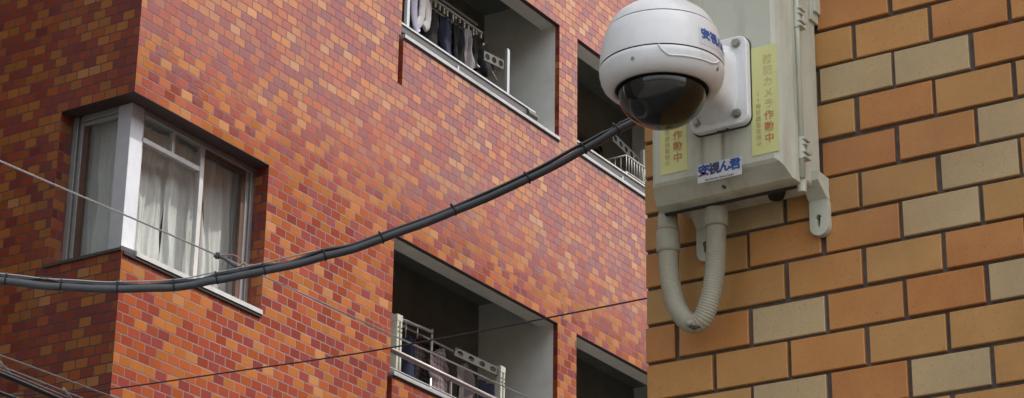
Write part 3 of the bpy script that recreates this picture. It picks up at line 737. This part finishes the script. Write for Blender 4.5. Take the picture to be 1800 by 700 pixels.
# ------------------------------------------------------------------ conduit loop below the box
cd = thing('conduit_pipe', (-1.28, NY0-.045, 2.56), 'beige flexible conduit looping in a U below the grey box', 'pipe')
cy = NY0-.047
path = spline([(-1.3165, cy, 2.668), (-1.3160, cy, 2.630), (-1.3120, cy, 2.600), (-1.3030, cy, 2.572), (-1.2880, cy, 2.5535), (-1.2720, cy-.001, 2.5530), (-1.2605, cy-.002, 2.572), (-1.2530, cy-.002, 2.600), (-1.2490, cy-.002, 2.635), (-1.2478, cy-.002, 2.680)], 70)
rr_ = []; acc = 0.0
for i, q in enumerate(path):
    if i: acc += (q-path[i-1]).length
    rr_.append(.0124+.00024*math.sin(acc/.0034*2*math.pi))
k = MB(); k.tube(path, .0125, 24, rr=rr_); k.build('flexible_hose', M['conduit'], cd)
k = MB(); k.tube([(-1.3165, cy, 2.650), (-1.3165, cy, 2.654), (-1.3165, cy, 2.676), (-1.3165, cy, 2.679)], .015, 28, rr=[.0138, .0150, .0150, .0138]); k.tube([(-1.3165, cy, 2.679), (-1.3165, cy, 2.6815), (-1.3165, cy, 2.6845), (-1.3165, cy, 2.7)], .0125, 28, rr=[.0128, .0140, .0128, .0122])
k.tube([(-1.3165, cy, 2.69), (-1.3165, cy, 3.10)], .0122, 28); k.build('connector', M['conduit'], cd)
k = MB(); k.tube([(-1.2478, cy-.002, 2.670), (-1.2478, cy-.002, 2.673), (-1.2478, cy-.002, 2.700), (-1.2478, cy-.002, 2.7065)], .015, 28, rr=[.0140, .0150, .0150, .0145]); k.build('box_gland', M['conduit'], cd)
k = MB(); k.tube([(-1.2870, cy-.009, 2.5500), (-1.2830, cy-.012, 2.5480), (-1.2780, cy-.011, 2.5495)], .004, 10, rr=[.002, .0048, .002]); k.build('tape_knot', M['conduit'], cd)
k = MB(); k.tube([(-1.2830, cy-.0105, 2.5445), (-1.2770, cy-.0100, 2.5425), (-1.2690, cy-.0080, 2.5425)], .003, 10, rr=[.0015, .0030, .0012]); k.build('dark_tape', M['rust'], cd)

def holed(m, org, du, dv, n, seg, wd, rx, rz):
    ca = math.atan2(wd, seg/2); angs = sorted([2*math.pi*j/24 for j in range(24)]+[ca, math.pi-ca, math.pi+ca, 2*math.pi-ca]); angs.append(angs[0]+2*math.pi)
    def op(t):
        c2, s2 = math.cos(t), math.sin(t); k2 = min(seg/2/max(1e-6, abs(c2)), wd/max(1e-6, abs(s2))); return (c2*k2, s2*k2)
    for i in range(n):
        c_ = seg*(i+.5)
        for t0, t1 in zip(angs, angs[1:]):
            if t1-t0 < 1e-6: continue
            Q = [(c_+rx*math.cos(t0), rz*math.sin(t0)), (c_+rx*math.cos(t1), rz*math.sin(t1)), (c_+op(t1)[0], op(t1)[1]), (c_+op(t0)[0], op(t0)[1])]
            m.face([tuple(org+du*u_+dv*v_) for u_, v_ in Q])
# ------------------------------------------------------------------ laundry poles and washing
ALO = 'laundry pole stands on the balconies'
def pole_stand(y, z0, h, label, armdir):
    x = BX-.13
    o = thing('laundry_pole_stand', (x, y, z0), label, 'pole stand', ALO)
    m = MB(); m.box((x-.030, y-.030, z0), (x-.012, y-.012, z0+h)); m.box((x+.030, y-.034, z0), (x-.012, y-.006, z0+h)); m.box((x+.030, y+.012, z0), (x-.030, y+.034, z0+h)); m.box((x+.032, y-.036, z0+h-.05), (x-.032, y+.036, z0+h+.004)); m.box((x+.012, y-.006, z0), (x-.02, y+.012, z0+h))
    m.build('post', M['plastic'], o, bevel=.003)
    for zz in (h-.10, h-.135):
        for (xa_, yy_) in ((.030, -.02), (.028, .023)): q = MB(); q.tube([(x+xa_, y+yy_, z0+zz), (x+xa_+.004, y+yy_, z0+zz)], .0065, 12); q.build('bolt_hole', M['dark_gap'], o)
    # perforated arm
    L = .46; n = 4
    a = Vector((x, y+armdir*.03, z0+h-.045)); dr = Vector((-.30, armdir*.92, .16 if armdir < 0 else .05)).normalized(); upv = Vector((0, 0, 1)); upv = (upv-dr*upv.dot(dr)).normalized()
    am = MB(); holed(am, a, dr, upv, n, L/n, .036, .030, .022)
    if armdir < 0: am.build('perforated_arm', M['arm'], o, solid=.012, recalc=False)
    return o
pole_stand(13.985, L0-.0, .555, 'ivory laundry pole stand at the left end of the lower balcony', 1)
pole_stand(15.455, L0-.0, .555, 'ivory laundry pole stand at the right end of the lower balcony', -1)
def slim_pole(y, z0, h, label):
    x = BX-.10; o = thing('laundry_pole_stand', (x, y, z0), label, 'pole stand', ALO)
    m = MB(); m.box((x+.014, y-.020, z0), (x-.016, y+.004, z0+h)); m.box((x+.008, y+.010, z0), (x-.016, y+.026, z0+h)); m.build('post', M['alu'], o, bevel=.002)
    am = MB()
    if h > .8: a_ = Vector((BX-.14, y-.03, z0+h-.20))
    else: a_ = Vector((BX-.12, y-.03, 10.30))
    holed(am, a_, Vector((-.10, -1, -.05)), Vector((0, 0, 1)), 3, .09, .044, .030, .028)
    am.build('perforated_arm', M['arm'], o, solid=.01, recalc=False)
    return o
slim_pole(13.945, U0+.0, .95, 'slim aluminium laundry pole at the left end of the upper balcony'); slim_pole(15.450, U0+.0, .62, 'slim aluminium laundry pole at the right end of the upper balcony')
def rod(pts, r, label, mat, name='drying_rod', grp='rods the washing hangs on'):
    m = MB(); m.tube(pts, r, 10); c_ = Vector(pts[0]); o = m.build(name, mat, org=c_); return tag(o, label, 'rod', grp)
rod([(BX-.40, YA+.002, L1-.455), (BX-.40, 15.50, L1-.470)], .011, 'thin drying rod across the lower balcony above the plaid shirts', M['alu'])
rod([(BX-.40, YA+.002, U1-.20), (BX-.40, 15.42, U1-.20)], .012, 'drying rod running across the dark upper balcony', M['alu'])
# clip rack of the upper balcony
rk = thing('clip_hanger', (BX-.40, 15.0, 10.63), 'beige plastic clip hanger frame holding dark clothes in the upper balcony', 'hanger')
m = MB(); y0, y1, xx0, xx1, z = 14.60, 15.345, BX-.30, BX-.52, 10.615
for A_, B_ in (((xx0, y0, z), (xx0, y1, z)), ((xx1, y0, z), (xx1, y1, z)), ((xx0, y0, z), (xx1, y0, z)), ((xx0, y1, z), (xx1, y1, z)), (((xx0+xx1)/2, y0, z), ((xx0+xx1)/2, y1, z))): m.tube([A_, B_], .013, 8)
for yy in (14.8, 15.15):
    m.tube([((xx0+xx1)/2, yy, z), ((xx0+xx1)/2, (yy+14.97)/2, z+.09), (BX-.40, 14.97, U1-.19)], .004, 6)
m.build('frame', M['dull'], rk)
for i in range(12):
    yy = 14.63+.063*i
    for xx in (xx0, xx1): m = MB(); yy += random.uniform(-.014, .014); m.box((xx-.006, yy-.008, z-random.uniform(.04, .075)), (xx+.006, yy+.009, z-.008)); m.build('clip', M['dull'], rk)

def garment(label, cat, y, z, wd, ht, mat, x=BX-.40, rot=0.0, kind='shirt', grp=None, seed=1):
    m = MB(); 
    def half(v):    # half-width down the piece, v 0 top .. 1 bottom
        if kind == 'shirt':
            return wd*(.16+.34*min(1, v/.10)) if v < .10 else (wd*.5 if v < .42 else wd*.36*(1+.10*v))
        if kind == 'trousers': return wd*.5*(1-.12*v)
        return wd*.5*(1-.05*math.sin(v*5))
    def mk(side):
        def fn(u, v):
            hw = half(v); s_ = (u-.5)*2
            th = (.018+.02*v)*math.sqrt(max(0, 1-s_*s_))*side
            wv = .026*math.sin(s_*3.1+seed+v*1.5)*(.3+v)+.009*math.sin(s_*7+seed*2+v*5)+.018*noise.noise(Vector((s_*1.5, v*3, seed*3.3)))
            zz = z-ht*v*(1+.05*math.sin(seed*2.7+s_*2))-.012*math.sin(u*7+seed)*v
            if kind == 'shirt' and v < .12: zz -= abs(s_)*.05*1.0
            yy = s_*hw; dx = th+wv
            return (x+dx*math.cos(rot)-yy*math.sin(rot), y+yy*math.cos(rot)+dx*math.sin(rot), zz)
        return fn
    m.grid(mk(1), 22, 28); m.grid(mk(-1), 22, 28)
    o = m.build('garment' if kind != 'towel' else 'towel', mat, org=(x, y, z), recalc=False); tag(o, label, cat, grp); return o
WL = 'washing on the lower balcony'; WU = 'washing on the upper balcony'
M['plaid'] = cloth('plaid_cloth', (0.21, 0.17, 0.17), 0.08, 'plaid'); M['plaid2'] = cloth('brown_check_cloth', (0.20, 0.16, 0.155), 0.1, 'plaid')
M['navy'] = cloth('navy_cloth', (0.018, 0.022, 0.045), 0.0); M['blackc'] = cloth('black_cloth', (0.012, 0.012, 0.013), 0.0)
M['greyc'] = cloth('grey_cloth', (0.24, 0.22, 0.23), 0.1); M['white_sock'] = cloth('white_sock_cloth', (0.85, 0.85, 0.83), 0.15); M['lav'] = cloth('lavender_sock_cloth', (0.66, 0.67, 0.84), 0.15)
M['rose'] = cloth('dusty_rose_cloth', (0.12, 0.10, 0.10), 0.08)
garment('plaid shirt hanging in the middle of the lower balcony washing', 'shirt', 14.99, 7.665, .58, .72, M['plaid'], kind='shirt', grp=WL, rot=.35)
garment('darker checked shirt hanging left of the plaid shirt on the lower balcony', 'shirt', 14.74, 7.665, .44, .70, M['plaid2'], kind='shirt', grp=WL, seed=3, x=BX-.46)
garment('dusty rose top hanging right of the plaid shirt on the lower balcony', 'top', 15.36, 7.655, .46, .62, M['rose'], kind='shirt', grp=WL, seed=5, rot=.25)
garment('navy trousers hanging behind the left post of the lower balcony', 'trousers', 14.56, 7.635, .19, .72, M['navy'], kind='trousers', grp=WL, seed=2)
garment('dark blue cloth hanging low beside the right post of the lower balcony', 'cloth', 15.68, 7.56, .26, .50, M['navy'], kind='towel', grp=WL, seed=6)
garment('black cloth clipped at the left of the upper balcony hanger', 'cloth', 14.66, 10.555, .20, .42, M['blackc'], kind='towel', grp=WU, x=BX-.36, seed=1)
garment('navy trousers clipped on the upper balcony hanger', 'trousers', 14.86, 10.555, .17, .46, M['navy'], kind='trousers', grp=WU, x=BX-.34, seed=2)
garment('black trousers clipped between the navy trousers and the grey towel', 'trousers', 15.02, 10.555, .14, .42, M['blackc'], kind='trousers', grp=WU, x=BX-.34, seed=4)
garment('narrow grey towel clipped on the upper balcony hanger', 'towel', 15.12, 10.555, .09, .36, M['greyc'], kind='towel', grp=WU, x=BX-.30, seed=5)
garment('black cloth clipped right of the grey towel on the upper balcony', 'cloth', 15.25, 10.555, .13, .33, M['blackc'], kind='towel', grp=WU, x=BX-.34, seed=7)
o = garment('black garment slung slanting from a hanger near the right pole', 'garment', 15.34, 10.50, .26, .26, M['blackc'], kind='towel', grp=WU, x=BX-.30, seed=8); o.rotation_euler = (R(28), 0, 0)
def sock(label, y, z, L, mat, lean=0.0, foot=1):
    m = MB(); x = BX-.35
    pts = [(x, y, z), (x, y+lean*.3, z-L*.35), (x, y+lean*.7, z-L*.68), (x, y+lean+foot*.012, z-L*.82), (x, y+lean+foot*.035, z-L*.93), (x, y+lean+foot*.055, z-L)]
    m.tube(spline(pts, 5), .03, 12, rr=[.046]*5+[.042]*5+[.038]*5+[.044]*5+[.042]*5+[.022], squash=.40)
    o = m.build('sock', mat, org=(x, y, z)); return tag(o, label, 'sock', 'socks pegged on the upper balcony')
sock('long lavender sock hanging nearest the left pole of the upper balcony', 14.385, 10.60, .34, M['lav'], .02, 1)
sock('white sock hanging right beside the lavender sock', 14.52, 10.62, .30, M['white_sock'], -.03, -1)
sock('second white sock from the left pole, kicked out to the right', 14.60, 10.64, .30, M['white_sock'], .0, -1)
m = MB(); x = BX-.30
m.tube(spline([(x, 15.36, 10.50), (x, 15.375, 10.53), (x, 15.395, 10.50), (x, 15.375, 10.46), (x, 15.375, 10.42)], 5), .007, 8)
m.tube([(x, 15.375, 10.42), (x-.02, 15.29, 10.30), (x, 15.28, 10.285), (x, 15.46, 10.265), (x, 15.455, 10.29), (x, 15.375, 10.42)], .008, 8)
m.tube([(x, 15.44, 10.36), (x, 15.60, 10.27), (x-.05, 15.60, 10.25)], .007, 8)
tag(m.build('clothes_hanger', M['plastic'], org=(x, 15.375, 10.45)), 'white plastic clothes hanger low beside the right upper laundry pole', 'hanger')
# frame stand in the lower balcony
m = MB(); x = BX-.35
m.tube([(x, 14.22, 7.705), (x, 14.78, 7.735)], .014, 10); m.tube([(x, 14.78, 7.76), (x, 14.78, 6.3)], .012, 10); m.tube([(x, 14.22, 7.72), (x, 14.22, 6.3)], .012, 10)
m.tube([(x, 14.42, 7.70), (x, 14.42, 7.58)], .005, 8); m.tube([(x, 14.58, 7.71), (x, 14.58, 7.62)], .005, 8)
tag(m.build('laundry_rack', M['alu'], org=(x, 14.5, 6.3)), 'thin metal drying frame behind the left post of the lower balcony', 'laundry rack')
# wire rack and dark boxes of the second upper balcony
rk = thing('wire_basket', (BX-.35, 18.0, 10.2), 'white wire basket rack in the upper right balcony behind the rail', 'basket')
m = MB(); xa, xb_, ya, yb_, zb, zt = BX-.22, BX-.52, 17.72, 18.32, 10.16, 10.33
for z in (zb, zt):
    for A_, B_ in (((xa, ya, z), (xa, yb_, z)), ((xb_, ya, z), (xb_, yb_, z)), ((xa, ya, z), (xb_, ya, z)), ((xa, yb_, z), (xb_, yb_, z))): m.tube([A_, B_], .008, 8)
for i in range(13):
    yy = ya+(yb_-ya)*i/12
    for xx in (xa, xb_): m.tube([(xx, yy, zb), (xx, yy, zt)], .004, 6)
for i in range(1, 5):
    xx = xa+(xb_-xa)*i/5
    for yy in (ya, yb_): m.tube([(xx, yy, zb), (xx, yy, zt)], .004, 6)
m.build('wires', M['white_rail'], rk)
m = MB()
for (sx_, sy_) in ((xa, ya), (xb_, ya), (xa, yb_), (xb_, yb_)): m.tube([(sx_, sy_, zb), (sx_, sy_, U0-1.02)], .008, 8)
m.build('legs', M['white_rail'], rk)
slim = thing('laundry_pole_stand', (BX-.12, 18.0, U0), 'pale perforated laundry arm behind the basket in the upper right balcony', 'pole stand', ALO)
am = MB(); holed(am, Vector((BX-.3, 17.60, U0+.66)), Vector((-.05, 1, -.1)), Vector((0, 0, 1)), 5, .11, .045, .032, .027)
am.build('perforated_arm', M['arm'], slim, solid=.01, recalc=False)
m = MB(); m.box((BX-.30, 18.19, U0-1.0), (BX-.34, 18.23, U0+.75)); m.build('post', M['plastic'], slim, bevel=.003)

# ------------------------------------------------------------------ overhead cables
M['cable'] = plain('grey_cable_sheath', (0.075, 0.082, 0.09), 0.42, var=0.15, scale=50)
M['cable_black'] = plain('black_cable_sheath', (0.022, 0.022, 0.025), 0.35, var=0.1, scale=50)
M['wire_grey'] = plain('galvanised_wire_and_highlight', (0.42, 0.41, 0.43), 0.45, 0.3)
M['wire_pale'] = plain('pale_wire', (0.85, 0.84, 0.88), 0.5)
M['wire_dark'] = plain('dark_wire', (0.05, 0.03, 0.035), 0.6)
main = [(-6.5,0.05,4.1),(-4.6,1.49,3.40),(-3.572,2.268,3.153),(-3.249,2.507,3.074),(-3.049,2.656,3.033),(-2.851,2.803,3.016),(-2.763,2.868,3.009),(-2.685,2.926,3.009),(-2.603,2.987,3.017),(-2.549,3.027,3.033),(-2.483,3.076,3.053),(-2.400,3.138,3.083),(-2.318,3.199,3.122),(-2.213,3.277,3.182),(-2.109,3.354,3.249),(-2.029,3.414,3.311),(-1.977,3.452,3.354),(-1.934,3.484,3.387),(-1.65,3.695,3.60),(-1.374,3.90,3.83)]
thin = [(-6.5,0.05,4.108),(-4.6,1.49,3.408),(-3.573,2.267,3.161),(-3.250,2.506,3.082),(-3.050,2.655,3.042),(-2.851,2.803,3.0245),(-2.764,2.868,3.0175),(-2.686,2.926,3.0175),(-2.603,2.987,3.0255),(-2.550,3.027,3.0415),(-2.484,3.076,3.062),(-2.401,3.137,3.0925),(-2.318,3.199,3.1315),(-2.213,3.277,3.1915),(-2.109,3.354,3.2605),(-2.029,3.414,3.3245),(-1.977,3.452,3.363),(-1.934,3.484,3.396),(-1.65,3.695,3.609),(-1.374,3.90,3.839)]
def wob(P, amp, seed):
    out = []
    for i, q in enumerate(P):
        out.append(q+Vector((0, 0, amp*noise.noise(Vector((i*.21, seed, 0))))))
    return out
cb = thing('overhead_cable', (-2.85, 2.80, 3.01), 'thick grey cable strapped to a thinner black one, sagging across the red facade', 'cable')
m = MB(); m.tube(wob(spline(main, 8), .0025, 1.0), .0071, 12); m.build('grey_cable', M['cable'], cb)
m = MB(); m.tube(wob(spline(thin, 8), .0060, 5.0), .0034, 10); m.build('black_cable', M['cable_black'], cb)
m = MB(); m.tube([q+Vector((-.002, -.004, .0045)) for q in wob(spline(thin[:12], 8), .0012, 9.0)], .0014, 8); m.build('cable_highlight', M['wire_grey'], cb)  # pale strand modelled as the highlight along the cable top
for q in [(-2.843,2.809,3.015),(-2.765,2.866,3.008),(-2.687,2.925,3.009),(-2.608,2.983,3.016),(-2.549,3.027,3.033),(-2.483,3.077,3.053),(-2.398,3.139,3.084),(-2.318,3.199,3.122),(-2.215,3.275,3.181),(-2.109,3.354,3.249),(-2.027,3.415,3.312),(-1.978,3.451,3.353)]:
    m = MB(); 
    # strap: short squashed band around both cables
    i0 = min(range(len(main)-1), key=lambda i: (Vector(main[i])-Vector(q)).length); dr = (Vector(main[i0+1])-Vector(main[max(i0-1, 0)])).normalized()
    c_ = Vector(q)+Vector((0, 0, .0042))
    upn = (Vector((0, 0, 1))-dr*dr.z).normalized(); sd_ = dr.cross(upn)
    ring_ = [c_+upn*.0116*math.cos(a)+sd_*.0082*math.sin(a) for a in [2*math.pi*j/20 for j in range(21)]]
    m.tube(ring_, .0014, 6, cap=False)
    m.build('cable_tie', M['cable_black'], cb)
def wire(name, pts, r, mat, label, grp=None, n=8, sag=0.0):
    P = spline(pts, n); m = MB(); m.tube(P, r, 8); mid = P[len(P)//2]
    return tag(m.build(name, mat, org=mid), label, 'wire', grp)
WG = 'thin wires crossing in front of the facade'
wire('overhead_wire', [(-4.45,2.2,4.09),(-4.285,3.057,4.021),(-4.091,3.981,3.944),(-3.926,4.768,3.881),(-3.690,5.895,3.769),(-3.599,6.332,3.725),(-3.30,7.75,3.60),(-2.9,9.6,3.55)], .0026, M['wire_pale'], 'thin pale wire descending across the corner window and the lower balcony', WG)
wire('overhead_wire', [(-1.374,4.366,3.43),(-2.083,4.425,3.420),(-2.483,4.459,3.430),(-3.245,4.525,3.458),(-3.792,4.573,3.497),(-4.218,4.610,3.530),(-4.445,4.629,3.557),(-4.683,4.650,3.591),(-6.5,4.80,3.82)], .0021, M['wire_dark'], 'thin dark wire rising rightwards across the lower part of the red facade', WG)
def ext(P, k=2.5): 
    a, b = Vector(P[0]), Vector(P[1]); c_, d_ = Vector(P[-1]), Vector(P[-2]); return [tuple(a+(a-b)*k)]+P+[tuple(c_+(c_-d_)*k)]
wire('overhead_wire', ext([(-3.667,3.129,3.237),(-3.757,3.718,3.292),(-3.827,4.175,3.329),(-3.912,4.735,3.375)]), .0022, M['wire_grey'], 'topmost pale wire slanting down across the lower left corner', WG)
wire('overhead_wire', ext([(-3.451,2.946,3.130),(-3.555,3.521,3.178),(-3.620,3.884,3.205),(-3.735,4.524,3.254)]), .0018, M['wire_grey'], 'pale wire just above the black cable at the lower left', WG)
c2 = thing('lower_cable', (-3.49, 3.46, 3.13), 'black cable lashed to a pale support wire in the lower left corner', 'cable')
m = MB(); m.tube(spline(ext([(-3.380,2.887,3.087),(-3.488,3.456,3.131),(-3.542,3.746,3.148),(-3.677,4.456,3.196)]), 8), .0058, 10); m.build('black_cable', M['cable_black'], c2)
m = MB(); m.tube(spline(ext([(-3.380,2.886,3.0965),(-3.487,3.455,3.1405),(-3.542,3.745,3.160),(-3.676,4.454,3.213)]), 8), .0018, 8); m.build('support_wire', M['wire_grey'], c2)
for (q0, q1) in (((-3.487,3.448,3.158),(-3.499,3.510,3.135)), ((-3.534,3.700,3.173),(-3.541,3.745,3.150))):
    m = MB(); m.tube([q0, ((q0[0]+q1[0])/2, (q0[1]+q1[1])/2, (q0[2]+q1[2])/2+.002), q1], .0026, 8); m.build('clamp', M['wire_grey'], c2)
wire('overhead_wire', ext([(-3.310,2.835,3.008),(-3.421,3.396,3.062),(-3.447,3.525,3.073),(-3.618,4.387,3.145)]), .0045, M['cable_black'], 'lowest dark line clipping the bottom left corner', WG)
# splice with loose ends where the pale wire meets the cable
M['pinkw'] = plain('pink_wire_sheath', (0.50, 0.26, 0.28), 0.5); M['tan'] = plain('tan_tape', (0.45, 0.36, 0.22), 0.7)
sp = thing('wire_splice', (-2.53, 3.04, 3.068), 'small wire splice with pink loose ends sitting above the grey cable', 'splice')
m = MB(); m.tube(spline([(-2.555,3.023,3.078),(-2.545,3.030,3.077),(-2.53,3.041,3.066),(-2.517,3.051,3.058),(-2.505,3.06,3.054)], 4), .0028, 8); m.tube([(-2.5495,3.0265,3.0735), (-2.549,3.027,3.084)], .0042, 8); m.build('splice_sleeve', M['cable'], sp)
m = MB(); m.tube(spline([(-2.548,3.028,3.079),(-2.536,3.037,3.0815),(-2.524,3.046,3.080),(-2.516,3.052,3.072),(-2.514,3.054,3.063)], 5), .0013, 6); m.build('pink_wire', M['pinkw'], sp)
m = MB(); m.tube(spline([(-2.526,3.044,3.063),(-2.518,3.05,3.061),(-2.511,3.055,3.067),(-2.506,3.059,3.060)], 5), .0022, 8); m.tube([(-2.512,3.055,3.062),(-2.498,3.065,3.0655)], .0010, 6); m.build('tape', M['tan'], sp)
